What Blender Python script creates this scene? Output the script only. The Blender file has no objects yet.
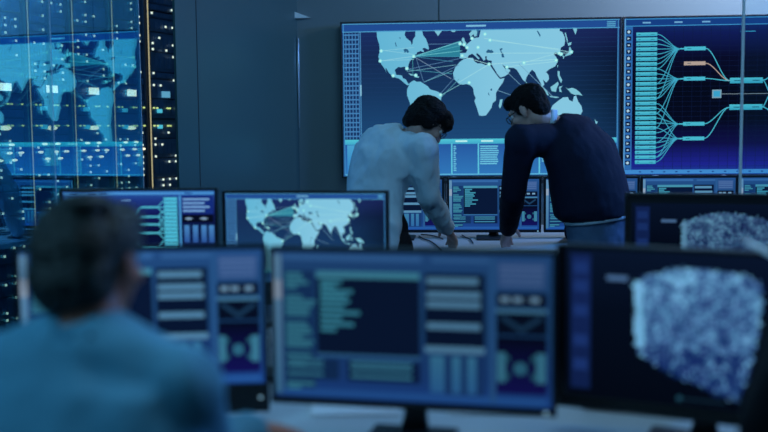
import bpy, bmesh, math, random
from mathutils import Vector, Matrix, noise
from mathutils.geometry import tessellate_polygon
random.seed(7)
S = bpy.context.scene
COL = S.collection
R = math.radians
V = Vector

# ------------------------------------------------------------------ camera
F = 1000.0
YAW, PITCH, ROLL = R(4.6), R(-4.86), 0.0097
CAM = V((0, 0, 1.46))
fw = V((-math.sin(YAW)*math.cos(PITCH), math.cos(YAW)*math.cos(PITCH), math.sin(PITCH)))
r0 = V((math.cos(YAW), math.sin(YAW), 0)); u0 = r0.cross(fw)
cr = r0*math.cos(ROLL) - u0*math.sin(ROLL); cu = u0*math.cos(ROLL) + r0*math.sin(ROLL)

def ray(px, py): return fw + cr*((px-384)/F) + cu*((216-py)/F)
def at(px, py, d): return CAM + ray(px, py)*d                 # point of the room at camera depth d
def atY(px, py, Y): v = ray(px, py); return CAM + v*(Y/v.y)   # on the plane y = Y
def atZ(px, py, Z): v = ray(px, py); return CAM + v*((Z-1.46)/v.z)

cd = bpy.data.cameras.new('camera'); cam = bpy.data.objects.new('camera', cd); COL.objects.link(cam)
cd.sensor_width = 36; cd.lens = F*36/768
cam.matrix_world = Matrix(((cr.x, cu.x, -fw.x, CAM.x), (cr.y, cu.y, -fw.y, CAM.y), (cr.z, cu.z, -fw.z, CAM.z), (0, 0, 0, 1)))
cd.dof.use_dof = True; cd.dof.focus_distance = 5.6; cd.dof.aperture_fstop = 1.4
cd.clip_start = .05
S.camera = cam
S.view_settings.view_transform = 'Standard'; S.view_settings.look = 'None'
S.view_settings.exposure = 0; S.view_settings.gamma = 1
S.cycles.use_denoising = True
S.cycles.max_bounces = 8; S.cycles.sample_clamp_indirect = 4

# ------------------------------------------------------------------ materials
def lin(c):
    return tuple(((x/255)/12.92 if x/255 <= .04045 else ((x/255+.055)/1.055)**2.4) for x in c[:3])

def mat(name, col, rough=.5, metal=0, noise_amt=0, noise_scale=20, bump=0, bump_scale=40, spec=.5, stretch=(1, 1, 1)):
    m = bpy.data.materials.new(name); m.use_nodes = True
    nt = m.node_tree; b = nt.nodes['Principled BSDF']
    b.inputs['Base Color'].default_value = (*col, 1); b.inputs['Roughness'].default_value = rough
    b.inputs['Metallic'].default_value = metal; b.inputs['Specular IOR Level'].default_value = spec
    if noise_amt or bump:
        tc = nt.nodes.new('ShaderNodeTexCoord'); mp = nt.nodes.new('ShaderNodeMapping')
        mp.inputs['Scale'].default_value = stretch
        nt.links.new(tc.outputs['Object'], mp.inputs['Vector'])
    if noise_amt:
        n = nt.nodes.new('ShaderNodeTexNoise'); n.inputs['Scale'].default_value = noise_scale; n.inputs['Detail'].default_value = 4
        mx = nt.nodes.new('ShaderNodeMix'); mx.data_type = 'RGBA'
        mx.inputs['A'].default_value = (*[c*(1-noise_amt) for c in col], 1)
        mx.inputs['B'].default_value = (*[min(1, c*(1+noise_amt)) for c in col], 1)
        nt.links.new(mp.outputs[0], n.inputs['Vector']); nt.links.new(n.outputs['Fac'], mx.inputs['Factor'])
        nt.links.new(mx.outputs['Result'], b.inputs['Base Color'])
    if bump:
        n2 = nt.nodes.new('ShaderNodeTexNoise'); n2.inputs['Scale'].default_value = bump_scale; n2.inputs['Detail'].default_value = 3
        bp = nt.nodes.new('ShaderNodeBump'); bp.inputs['Strength'].default_value = bump; bp.inputs['Distance'].default_value = .02
        nt.links.new(mp.outputs[0], n2.inputs['Vector']); nt.links.new(n2.outputs['Fac'], bp.inputs['Height'])
        nt.links.new(bp.outputs[0], b.inputs['Normal'])
    return m

def emis(name, col=None, strength=1.0):
    m = bpy.data.materials.new(name); m.use_nodes = True; nt = m.node_tree; nt.nodes.clear()
    o = nt.nodes.new('ShaderNodeOutputMaterial'); e = nt.nodes.new('ShaderNodeEmission')
    e.inputs['Strength'].default_value = strength
    if col is None:
        a = nt.nodes.new('ShaderNodeAttribute'); a.attribute_name = 'Col'; nt.links.new(a.outputs['Color'], e.inputs['Color'])
    else: e.inputs['Color'].default_value = (*col, 1)
    nt.links.new(e.outputs[0], o.inputs['Surface'])
    return m

def glass(name, refl, tint, fac):
    m = bpy.data.materials.new(name); m.use_nodes = True; nt = m.node_tree; nt.nodes.clear()
    o = nt.nodes.new('ShaderNodeOutputMaterial'); mx = nt.nodes.new('ShaderNodeAddShader')
    g = nt.nodes.new('ShaderNodeBsdfGlossy'); g.inputs['Roughness'].default_value = .012; g.inputs['Color'].default_value = (*[c*fac for c in refl], 1)
    t = nt.nodes.new('ShaderNodeBsdfTransparent'); t.inputs['Color'].default_value = (*tint, 1)
    nt.links.new(g.outputs[0], mx.inputs[0]); nt.links.new(t.outputs[0], mx.inputs[1]); nt.links.new(mx.outputs[0], o.inputs['Surface'])
    return m

M_SCREEN = emis('screen_light')
M_SCREEN_DIM = emis('screen_light_soft', None, .85)
M_BEZEL = mat('bezel_plastic', (.006, .008, .012), .35, bump=.02, bump_scale=300)
M_STAND = mat('stand_plastic', (.012, .016, .022), .4, noise_amt=.15)
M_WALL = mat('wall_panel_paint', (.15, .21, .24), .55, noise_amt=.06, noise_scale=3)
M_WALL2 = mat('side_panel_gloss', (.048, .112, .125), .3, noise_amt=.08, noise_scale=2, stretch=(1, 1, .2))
M_SEAM = mat('seam_shadow_gap', (.02, .03, .04), .7, noise_amt=.1)
M_CEIL = mat('ceiling_paint', (.12, .15, .18), .8, noise_amt=.08)
M_FLOOR = mat('carpet_tile', (.02, .03, .045), .9, noise_amt=.3, noise_scale=60)
M_DESK = mat('desk_laminate', (.50, .56, .60), .35, noise_amt=.05, noise_scale=8)
M_DESKLEG = mat('desk_panel', (.03, .04, .05), .5, noise_amt=.1)
M_METAL = mat('brushed_metal', (.5, .56, .6), .3, metal=.9, noise_amt=.15, noise_scale=40)
M_RACK = mat('rack_steel', (.02, .04, .07), .4, metal=.3, noise_amt=.2, noise_scale=10)
M_UNIT = mat('server_face', (.06, .12, .24), .35, metal=.2, noise_amt=.3, noise_scale=25)
M_GOLD = emis('amber_edge_glint', (.46, .42, .24), 1)
M_CABLE = mat('cable_rubber', (.01, .012, .015), .5, noise_amt=.1)
M_CABLE2 = mat('cable_grey', (.16, .2, .24), .5, noise_amt=.1)
M_PAPER = mat('paper_white', (.72, .75, .78), .7, noise_amt=.03)
M_CUP = mat('cup_white', (.85, .87, .9), .45, noise_amt=.03)
M_SKIN = mat('skin', (.62, .22, .15), .5, noise_amt=.12, noise_scale=30, bump=.05, bump_scale=150)
M_SKIN2 = mat('skin_pale', (.46, .29, .25), .5, noise_amt=.1, noise_scale=30, bump=.05, bump_scale=150)
M_HAIRB = mat('hair_black', (.003, .003, .004), .6, spec=.15, noise_amt=.4, noise_scale=60, bump=.6, bump_scale=60, stretch=(1, 1, 4))
M_HAIRG = mat('hair_dark_brown', (.045, .042, .040), .45, noise_amt=.5, noise_scale=50, bump=.6, bump_scale=60, stretch=(1, 1, 3))
M_WHITE = mat('shirt_white_cotton', (.52, .68, .78), .8, noise_amt=.05, noise_scale=8, bump=.5, bump_scale=11, stretch=(1, 1, .5))
M_BLUESH = mat('shirt_light_blue', (.14, .42, .60), .8, noise_amt=.06, noise_scale=6, bump=.25, bump_scale=9)
M_NAVY = mat('sweater_navy_knit', (.004, .009, .030), .85, noise_amt=.1, noise_scale=40, bump=.08, bump_scale=60, spec=.25)
M_BLACKC = mat('cloth_black', (.006, .007, .010), .85, noise_amt=.1, bump=.1, spec=.2)
M_TROUS = mat('trousers_charcoal', (.008, .010, .014), .85, noise_amt=.15, bump=.2, spec=.2)
M_JEANS = mat('jeans_denim', (.06, .12, .22), .85, noise_amt=.35, noise_scale=12, bump=.3, bump_scale=20)
M_SHOE = mat('shoe_leather', (.01, .01, .012), .35, noise_amt=.1)
M_EYE = mat('eye_white', (.6, .6, .62), .2, noise_amt=.02)
M_FRAME = mat('spectacle_frame', (.005, .005, .007), .25, noise_amt=.05)
M_CHAIR = mat('chair_fabric', (.015, .018, .025), .9, noise_amt=.2, noise_scale=60)
M_KEY = mat('keyboard_white', (.6, .64, .68), .4, noise_amt=.04)
M_EDGE = mat('glass_edge', (.80, .90, .95), .35, noise_amt=.05)
M_GLASS = glass('tinted_glass', (.14, .48, .60), (.44, .58, .62), .76)
M_GLASS_CLEAR = glass('clear_glass', (.5, .8, 1), (.90, .95, .97), .03)

# ------------------------------------------------------------------ object helpers
def link(name, me, m, parent=None):
    o = bpy.data.objects.new(name, me); COL.objects.link(o)
    if m is not None and not me.materials: me.materials.append(m)
    if parent is not None: o.parent = parent
    return o
def obj(name, bm, m, parent=None, smooth=False):
    me = bpy.data.meshes.new(name); bmesh.ops.recalc_face_normals(bm, faces=bm.faces); bm.to_mesh(me); bm.free()
    if smooth: me.shade_smooth()
    return link(name, me, m, parent)
def tag(o, label, cat, group=None, kind=None):
    o['label'] = label; o['category'] = cat
    if group: o['group'] = group
    if kind: o['kind'] = kind
    return o
def thing(name, label, cat, loc=(0, 0, 0), rz=0, group=None):
    o = bpy.data.objects.new(name, None); COL.objects.link(o); o.location = loc; o.rotation_euler = (0, 0, rz); o.empty_display_size = .1
    return tag(o, label, cat, group)
def struct(name, bm, m):
    o = obj(name, bm, m); o['kind'] = 'structure'; return o
def copy_tree(o, parent=None):
    c = o.copy(); COL.objects.link(c); c.parent = parent
    for ch in [x for x in S.objects if x.parent == o and x != c]: copy_tree(ch, c)
    return c

def box(bm, x0, x1, y0, y1, z0, z1, bev=0, M=None):
    g = bmesh.ops.create_cube(bm, size=1)
    vs = g['verts']
    for v in vs: v.co = V(((x0+x1)/2+v.co.x*(x1-x0), (y0+y1)/2+v.co.y*(y1-y0), (z0+z1)/2+v.co.z*(z1-z0)))
    if bev:
        es = list({e for v in vs for e in v.link_edges})
        r = bmesh.ops.bevel(bm, geom=es, offset=bev, segments=2, affect='EDGES', profile=.5)
        vs = list({v for f in r['faces'] for v in f.verts} | {v for v in vs if v.is_valid})
    if M is not None:
        for v in vs: v.co = M @ v.co
    return vs
def prism(bm, pts, z0, z1):           # pts: ccw floor outline
    a = [bm.verts.new((p[0], p[1], z0)) for p in pts]; b = [bm.verts.new((p[0], p[1], z1)) for p in pts]
    n = len(pts)
    bm.faces.new(a[::-1]); bm.faces.new(b)
    for i in range(n): bm.faces.new((a[i], a[(i+1) % n], b[(i+1) % n], b[i]))
def slab(bm, p, q, t, z0, z1):        # upright slab from p to q, thickness t to its left
    p = V(p[:2]); q = V(q[:2]); d = (q-p).normalized(); n = V((-d.y, d.x))*t
    prism(bm, [p, q, q+n, p+n], z0, z1)
def ball(bm, c, r, M=None, seg=16):
    T = Matrix.Translation(V(c)) @ (M.to_4x4() if M is not None else Matrix()) @ Matrix.Diagonal((*(r if hasattr(r, '__len__') else (r, r, r)), 1))
    bmesh.ops.create_uvsphere(bm, u_segments=seg, v_segments=max(8, seg*2//3), radius=1, matrix=T)
def frust(bm, a, b, ra, rb, n=14):
    a = V(a); b = V(b); d = b-a
    if d.length < 1e-6: return
    z = d.normalized(); x = z.orthogonal().normalized(); y = z.cross(x)
    A = []; B = []
    for i in range(n):
        t = 2*math.pi*i/n; w = x*math.cos(t)+y*math.sin(t)
        A.append(bm.verts.new(a+w*ra)); B.append(bm.verts.new(b+w*rb))
    for i in range(n): bm.faces.new((A[i], A[(i+1) % n], B[(i+1) % n], B[i]))
    bm.faces.new(A[::-1]); bm.faces.new(B)
def limb(bm, pts, rad, seg=14):
    for i, (p, r) in enumerate(zip(pts, rad)):
        ball(bm, p, r, seg=seg)
        if i: frust(bm, pts[i-1], p, rad[i-1], r, seg)
def tube(bm, pts, r, n=8, sub=4):
    pts = [V(p) for p in pts]
    P = []
    for i in range(len(pts)-1):
        p0 = pts[max(i-1, 0)]; p1 = pts[i]; p2 = pts[i+1]; p3 = pts[min(i+2, len(pts)-1)]
        for k in range(sub):
            t = k/sub; P.append(.5*((2*p1)+(-p0+p2)*t+(2*p0-5*p1+4*p2-p3)*t*t+(-p0+3*p1-3*p2+p3)*t**3))
    P.append(pts[-1]); rings = []; x = None
    for i, p in enumerate(P):
        d = (P[min(i+1, len(P)-1)]-P[max(i-1, 0)]).normalized()
        x = (x-d*x.dot(d)).normalized() if x is not None else d.orthogonal().normalized(); y = d.cross(x)
        rings.append([bm.verts.new(p+(x*math.cos(2*math.pi*k/n)+y*math.sin(2*math.pi*k/n))*r) for k in range(n)])
    for a, b in zip(rings, rings[1:]):
        for k in range(n): bm.faces.new((a[k], a[(k+1) % n], b[(k+1) % n], b[k]))
    bm.faces.new(rings[0][::-1]); bm.faces.new(rings[-1])
def lathe(bm, prof, n=24, c=(0, 0, 0)):
    rings = []
    for r, z in prof:
        rings.append([bm.verts.new((c[0]+r*math.cos(2*math.pi*k/n), c[1]+r*math.sin(2*math.pi*k/n), c[2]+z)) for k in range(n)])
    for a, b in zip(rings, rings[1:]):
        for k in range(n): bm.faces.new((a[k], a[(k+1) % n], b[(k+1) % n], b[k]))
    bm.faces.new(rings[0][::-1]); bm.faces.new(rings[-1])
def loft(bm, secs, n=28, pw=1.0):     # secs: (centre, side, fwd, a, b)
    rings = []
    for c, s, f, a, b in secs:
        ring = []
        for k in range(n):
            t = 2*math.pi*k/n; ct, st = math.cos(t), math.sin(t)
            ct = math.copysign(abs(ct)**pw, ct); st = math.copysign(abs(st)**pw, st)
            ring.append(bm.verts.new(V(c)+V(s)*a*ct+V(f)*b*st))
        rings.append(ring)
    for p, q in zip(rings, rings[1:]):
        for k in range(n): bm.faces.new((p[k], p[(k+1) % n], q[(k+1) % n], q[k]))
    bm.faces.new(rings[0][::-1]); bm.faces.new(rings[-1])

def remesh(name, bm, voxel, smooth, base, m, parent, fold=None):
    """melt the overlapping shapes into one continuous skin"""
    bmesh.ops.recalc_face_normals(bm, faces=bm.faces)
    me = bpy.data.meshes.new(name+'_raw'); bm.to_mesh(me); bm.free()
    t = bpy.data.objects.new(name+'_raw', me); COL.objects.link(t)
    md = t.modifiers.new('r', 'REMESH'); md.mode = 'VOXEL'; md.voxel_size = voxel
    ms = t.modifiers.new('s', 'SMOOTH'); ms.factor = .5; ms.iterations = smooth
    bpy.context.view_layer.update()
    out = bpy.data.meshes.new_from_object(t.evaluated_get(bpy.context.evaluated_depsgraph_get()))
    bpy.data.objects.remove(t); bpy.data.meshes.remove(me)
    out.name = name
    if fold:
        amp, fr, st = fold
        nn = [v.normal.copy() for v in out.vertices]
        for v, n_ in zip(out.vertices, nn):
            p = V((v.co.x*st[0], v.co.y*st[1], v.co.z*st[2]))*fr
            w = noise.noise(p)+.5*noise.noise(p*2.3)+.25*noise.noise(p*5)
            w = (1-2*abs(w))          # ridged folds
            v.co += n_*amp*(w-.35)
    out.transform(Matrix.Translation(-V(base)))
    out.shade_smooth()
    out.materials.clear()
    return link(name, out, m, parent)

# ------------------------------------------------------------------ screen pictures
class Canvas:
    """coloured shapes of a lit display, in the display's own drawing units, y down"""
    def __init__(s, x0, y0, x1, y1, w, h):
        s.b = (x0, y0, x1, y1); s.w, s.h = w, h; s.v = []; s.f = []; s.c = []
    def P(s, x, y, L):
        x0, y0, x1, y1 = s.b
        x = min(max(x, x0), x1); y = min(max(y, y0), y1)
        return ((x-x0)/(x1-x0)*s.w-s.w/2, -.00025*L, s.h/2-(y-y0)/(y1-y0)*s.h)
    def face(s, pts, col, L):
        if s.b[0] > max(p[0] for p in pts) or s.b[2] < min(p[0] for p in pts): return
        i = len(s.v)
        for p in pts: s.v.append(s.P(p[0], p[1], L)); s.c.append(lin(col(p[0], p[1]) if callable(col) else col))
        s.f.append(tuple(range(i, i+len(pts))))
    def rect(s, x0, y0, x1, y1, col, L=1, col2=None):
        if col2: f = lambda x, y: tuple(a+(b-a)*(y-y0)/(y1-y0) for a, b in zip(col, col2))
        else: f = col
        s.face([(x0, y1), (x1, y1), (x1, y0), (x0, y0)], f, L)
    def grad(s, x0, y0, x1, y1, stops, L=0):   # vertical colour stops (t, colour)
        for (t0, c0), (t1, c1) in zip(stops, stops[1:]):
            s.rect(x0, y0+(y1-y0)*t0, x1, y0+(y1-y0)*t1, c0, L, c1)
    def poly(s, pts, col, L=2):
        for t in tessellate_polygon([[V((p[0], p[1], 0)) for p in pts]]):
            q = [pts[i] for i in t]
            a = (q[1][0]-q[0][0])*(q[2][1]-q[0][1])-(q[1][1]-q[0][1])*(q[2][0]-q[0][0])
            s.face(q if a < 0 else q[::-1], col, L)
    def line(s, pts, w, col, L=3):
        for (x0, y0), (x1, y1) in zip(pts, pts[1:]):
            d = math.hypot(x1-x0, y1-y0) or 1; nx, ny = -(y1-y0)/d*w/2, (x1-x0)/d*w/2
            s.face([(x0+nx, y0+ny), (x1+nx, y1+ny), (x1-nx, y1-ny), (x0-nx, y0-ny)], col, L)
    def curve(s, a, b, w, col, L=3, n=10):
        pts = []
        for i in range(n+1):
            t = i/n; e = t*t*(3-2*t); pts.append((a[0]+(b[0]-a[0])*t, a[1]+(b[1]-a[1])*e))
        s.line(pts, w, col, L)
    def dot(s, x, y, r, col, L=5):
        s.face([(x+r*math.cos(-k*math.pi/4), y+r*math.sin(-k*math.pi/4)) for k in range(8)], col, L)
    def build(s, name, parent, loc, m):
        me = bpy.data.meshes.new(name); me.from_pydata(s.v, [], s.f)
        ca = me.color_attributes.new('Col', 'FLOAT_COLOR', 'POINT')
        for i, c in enumerate(s.c): ca.data[i].color = (*c, 1)
        o = link(name, me, m, parent); o.location = loc
        return o

NA = [(376.5,31),(377,38),(379,44),(379.7,51),(378,56.5),(379.7,62),(381.5,65),(383,67),(385.5,71),(386.5,73.5),(385,68.5),(386,68.5),(388.6,73),(392.7,77),(399,79),(403,82.4),(407,85.8),(409.5,85.5),(407.5,83),(406,80),(402.8,78.6),(402,76),(396,75),(394.7,70.2),(398.3,67.3),(401,67.8),(404.8,67),(407.3,71.2),(408.6,70),(408.4,66.5),(409.7,62.5),(413,58),(414,56),(417,54.5),(417.5,53),(421,51.6),(424,53),(424.5,51.5),(422.7,49.5),(425,48.5),(429,50.5),(429.5,49),(428.3,44.3),(426.5,39.5),(424,36.5),(423.2,33.5),(422.5,31),(416,31),(415.7,37),(413.5,40),(413,44),(412,45.5),(411.3,42),(408.5,40),(406.5,38.3),(405,35.4),(406,31)]
SA = [(408.5,87),(409.7,83.5),(412,82),(414.5,81),(417,82.5),(421,82.4),(424,84.5),(428,87),(430.8,90.5),(435,91.5),(439,93),(442,96),(441.5,101),(437.5,107),(437,114),(431,119),(428,127),(422,133),(420,139),(416,146),(415,154),(417,161),(412.5,159),(410,149),(411,135),(412,122),(411,113),(410,104),(407,96),(407,90)]
AF = [(465,60.3),(460.5,63.2),(456,68.6),(453.8,74.3),(454.6,80),(459.4,84.8),(463,86),(467.5,85.3),(471,86.5),(474,89.7),(474.8,95.4),(476.5,99.4),(475.3,102.7),(477.6,109),(480,117),(483,117.6),(487,117),(490,113),(492.7,109),(493.5,105),(497,102),(497,94.6),(500,89.7),(504,84),(505.6,80),(501,80.8),(497.5,76.5),(494,71.5),(491.2,67.3),(486,66.5),(482,65),(478.5,65),(475,62.5),(474,59.5),(470,59.3)]
EU = [(461,54.5),(460.3,59.5),(464,60),(468,59),(470,56.5),(473.3,55.2),(476,57.5),(479.5,61),(480.5,60),(477,56),(478,54.5),(481,57),(483.5,60.5),(484.8,62.5),(486.5,61),(486,58.2),(488,57.8),(487.5,60.5),(489,62),(492.8,62.5),(492.5,66.3),(495.3,70.5),(498.5,76),(501.5,79.3),(506,78),(509,76),(511.5,72.2),(508.3,70.3),(506.5,71.2),(503.3,66.6),(506.6,68.6),(510,69.6),(515,70),(518,72),(521,77),(524,82),(526.3,84),(527.5,79.5),(530,75.5),(533,72),(536,74.5),(538,79),(541,84),(543.5,89.3),(545.4,87),(544,82),(547.3,85),(550,81.6),(549.5,77.5),(547,74.5),(550,72),(556,69),(558.5,64.6),(557,59.7),(554.5,57),(556,55),(559,55.6),(560.8,59),(562.3,58),(561,54),(561.6,50.5),(565,48.4),(565.8,44),(565.3,40),(563,35.4),(560,33.8),(561,31),(482,31),(481,35),(480,39),(476,39.5),(473.5,41),(471,43.2),(467.5,46),(465.3,47.5),(468.5,50.5),(467,54.3)]
AU = [(552,111),(554,107.5),(559,103.5),(564,100),(569,99.7),(570,102.5),(573.5,104.3),(575,99),(577,98.3),(579,104),(582.5,109),(583.5,114),(580,120),(575,121),(569,117),(561,117.5),(555,119.5),(552.5,117)]
ISL = [
 [(463.3,39),(465,39.5),(465.8,42.5),(467.5,45),(466,46.6),(462,46.7),(463.8,44),(462.5,41.5)], [(460.3,42.5),(462.2,42.5),(461.8,45.5),(460,45.2)],
 [(474,31),(479.8,31),(478,34.5),(477.6,37.5),(475.6,38.5),(474.6,35.8),(471.3,38.6),(470,35.4)], [(434.5,31),(443.5,31),(441,34),(438.8,37)],
 [(451.5,31),(457.5,31),(455.5,33.4),(452.5,33)], [(573,31),(577.5,31),(577.3,34),(576,38),(574.3,34)], [(565.2,35.5),(566.4,36),(568.6,44),(568,46.2),(566.8,42)],
 [(568.3,46.3),(572.3,45.3),(571.5,48),(569,49)], [(570,50),(571,50.3),(573,55),(571.3,57.8),(566,59.2),(565.7,57.8),(569.3,56)], [(563.3,58.7),(565.5,59),(564.3,62)],
 [(558.2,67.5),(559,68),(558.4,70.6)], [(558.6,73.5),(560.5,74),(560.6,78),(563.2,83),(562,85.6),(560,82),(558.6,78)],
 [(541,86.5),(543,88),(547.5,93),(550,97.5),(549,98),(545,94)], [(550.8,98.3),(558,99.2),(560.5,100),(557,100.4),(551,99.4)],
 [(551.5,89.5),(556,86.5),(558.8,84.2),(559.7,86.5),(557.6,91),(557,94.5),(552.6,93.5)], [(560,89.5),(563.6,88.3),(561.5,91),(562.8,94.8),(560.4,94.3)],
 [(566.5,90),(569,91.5),(573,90.5),(577,92),(580.5,95),(583.5,98.5),(579,97.5),(575.5,97.6),(572,96),(570,93.5)],
 [(501,101.5),(503.7,101),(502.6,107),(501,110.5),(499.8,108)], [(595.5,121.5),(597,124),(598.8,124.6),(597.2,127.6),(594.5,130.8),(593.8,129.8),(596.5,126)],
 [(408.5,73.8),(413,75),(415.5,76.5),(411,76)], [(416.5,77),(419.5,77.3),(419,78.4),(416.6,78.2)], [(526.8,83.5),(528.2,85),(527.4,86.6)]]
SEAS = [[(403.5,50.2),(406,49),(408,50),(409.5,52.5),(407.5,53.5),(406.5,51.5),(405,54),(404.5,51.5)], [(487,53.5),(489,51),(491.3,52),(492.5,51.4),(495,54),(491.5,55.3),(488,54.8)],
 [(500.5,51),(503,50),(503.8,51),(502,52.5),(504.5,56),(505.5,59.5),(502.8,59.2),(502.3,55)], [(477.3,31),(480.4,31),(479.5,35),(478.7,38.6),(477.7,36.5),(478.3,34)],
 [(395,43),(395.8,42.5),(397,47),(396.2,47.2)], [(399,38),(400.5,37.6),(401,39.6)], [(537.5,33.5),(539,33.8),(541.5,38),(541,40)], [(491.4,90.5),(493.2,90),(493,92.5),(491.6,92.3)], [(489,94),(489.8,94.5),(490.6,97.5),(489.7,97)]]

def world(c, L=2):
    land = lambda x, y: tuple(a+(b-a)*min(max((x-380)/120, 0), 1) for a, b in zip((98, 180, 212), (132, 198, 224)))
    for p in (NA, SA, AF, EU, AU): c.poly(p, land, L)
    for p in ISL: c.poly(p, (124, 194, 214), L)
    for p in SEAS: c.poly(p, (38, 92, 132), L+1)
    ny = (414, 57)
    c.poly([ny, (461, 42), (461, 58)], (44, 128, 152), L+1)
    for e, col in (((461, 43), (120, 205, 215)), ((461, 47), (80, 170, 190)), ((463, 52), (110, 200, 210)), ((461, 58), (60, 140, 170)), ((454, 63), (60, 130, 160)), ((452, 80), (120, 150, 180))):
        c.line([ny, e], .55, col, L+2)
    for a, b, col in (((407, 70), (460, 60), (86, 130, 170)), ((407, 72), (457, 66), (110, 170, 190)), ((407, 70), (453, 75), (70, 150, 170)), ((416, 57), (424, 83), (86, 130, 170)), ((413, 76), (413, 58), (70, 160, 170)),
                      ((424, 83), (453, 72), (100, 175, 190)), ((424, 83), (460, 66), (86, 130, 170)), ((440, 96), (456, 78), (86, 130, 170)), ((440, 97), (464, 84), (120, 190, 200)), ((442, 98), (460, 80), (90, 160, 180)),
                      ((428, 45), (460, 45), (86, 130, 170)), ((380, 50), (414, 55), (140, 205, 222)), ((380, 51), (414, 48), (140, 205, 222)), ((380, 61), (413, 57), (150, 210, 225)), ((380, 61), (414, 60), (140, 205, 222)),
                      ((491, 42), (560, 52), (160, 220, 228)), ((485, 40), (571, 55), (155, 215, 225)), ((488, 55), (572, 56), (160, 220, 228)), ((525, 65), (558, 56), (160, 220, 228)), ((490, 66), (557, 62), (165, 222, 228)),
                      ((506, 69), (558, 64), (160, 220, 228)), ((464, 58), (490, 66), (165, 222, 228)), ((459, 84), (490, 66), (160, 220, 228)), ((506, 72), (530, 95), (110, 160, 190)), ((520, 66), (555, 100), (110, 160, 190)), ((498, 92), (521, 100), (110, 160, 190))):
        c.line([a, b], .5, col, L+2)
    for x, y in ((380, 61), (381, 51), (414, 57), (407, 69), (393, 76), (416, 76), (441, 96), (461, 45), (463, 57), (465, 46), (473, 40), (479, 49), (486, 36), (491, 42), (470, 84), (490, 66), (508, 69), (525, 65), (572, 55), (557, 63), (560, 56), (468, 49), (562, 57)):
        c.dot(x, y, 1.9, (135, 222, 228), L+3); c.dot(x, y, 1.0, (190, 245, 238), L+4)

def pic_map(c):                       # units: 341..620 x 23..178
    c.grad(341, 23, 620, 178, [(0, (30, 52, 104)), (.08, (26, 44, 96)), (.22, (22, 44, 84)), (.45, (22, 54, 94)), (.75, (28, 72, 118)), (1, (30, 80, 136))], 0)
    st = [(31, (27, 46, 98), (24, 34, 84)), (58, (22, 44, 86), (12, 26, 56)), (93, (22, 54, 94), (10, 28, 52)), (140, (28, 72, 118), (16, 44, 78))]
    for (ya, la, ra), (yb, lb, rb) in zip(st, st[1:]):
        c.face([(540, yb), (617, yb), (617, ya), (540, ya)], lambda x, y: {(540, ya): la, (617, ya): ra, (540, yb): lb, (617, yb): rb}[(x, y)], 1)
    for i in range(22): c.rect(361, 36+i*4.7, 616, 36.3+i*4.7, (28, 60, 106), 1)
    c.rect(341, 24.5, 617, 31.2, (32, 76, 146), 2)
    for y in (23.4, 31.2): c.rect(341.5, y, 619.5, y+.8, (78, 160, 206), 3)
    for x in (342, 617.6): c.rect(x, 23.4, x+1, 177, (62, 134, 190), 3)
    c.rect(467, 26.6, 487, 28.4, (120, 186, 220), 3)
    for i in range(3): c.rect(607, 25.5+i*2, 615.5, 26.5+i*2, (90, 170, 205), 3)
    c.rect(343.2, 33, 359.5, 140, (22, 48, 92), 1)
    for i in range(23): c.rect(343.2, 34+i*4.65, 358, 35.3+i*4.65, (66, 128, 184), 2)
    for i in range(5): c.rect(344.5+i*3.3, 33, 345.4+i*3.3, 140, (66, 128, 184), 2)
    c.rect(359.3, 32, 360.2, 141, (74, 140, 190), 3); c.rect(359, 85, 360.5, 96, (130, 190, 220), 4)
    world(c)
    c.rect(343, 140.5, 617.6, 145.6, (80, 196, 214), 4, (62, 164, 200))
    c.rect(343, 145.6, 617.6, 176, (38, 88, 160), 3, (48, 118, 184))
    c.rect(345, 146, 361, 174, (72, 160, 206), 4, (50, 128, 196))
    for x in (371, 400, 451.5, 478.5, 540, 570, 600): c.rect(x, 145, x+1.4, 176, (92, 196, 220), 5)
    for x0, x1, n in ((454, 457, 12), (481, 500, 9), (543, 561, 8), (574, 595, 9), (604, 615, 6), (374, 380, 9)):
        for i in range(n):
            c.rect(x0, 147.5+i*2.2, x1-random.random()*2, 148.7+i*2.2, (108, 196, 222), 5)
    for x in (456, 482, 545): c.rect(x, 142, x+12, 143.6, (190, 240, 240), 5)
    c.rect(343, 175.8, 618, 177, (92, 180, 220), 5)

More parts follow.
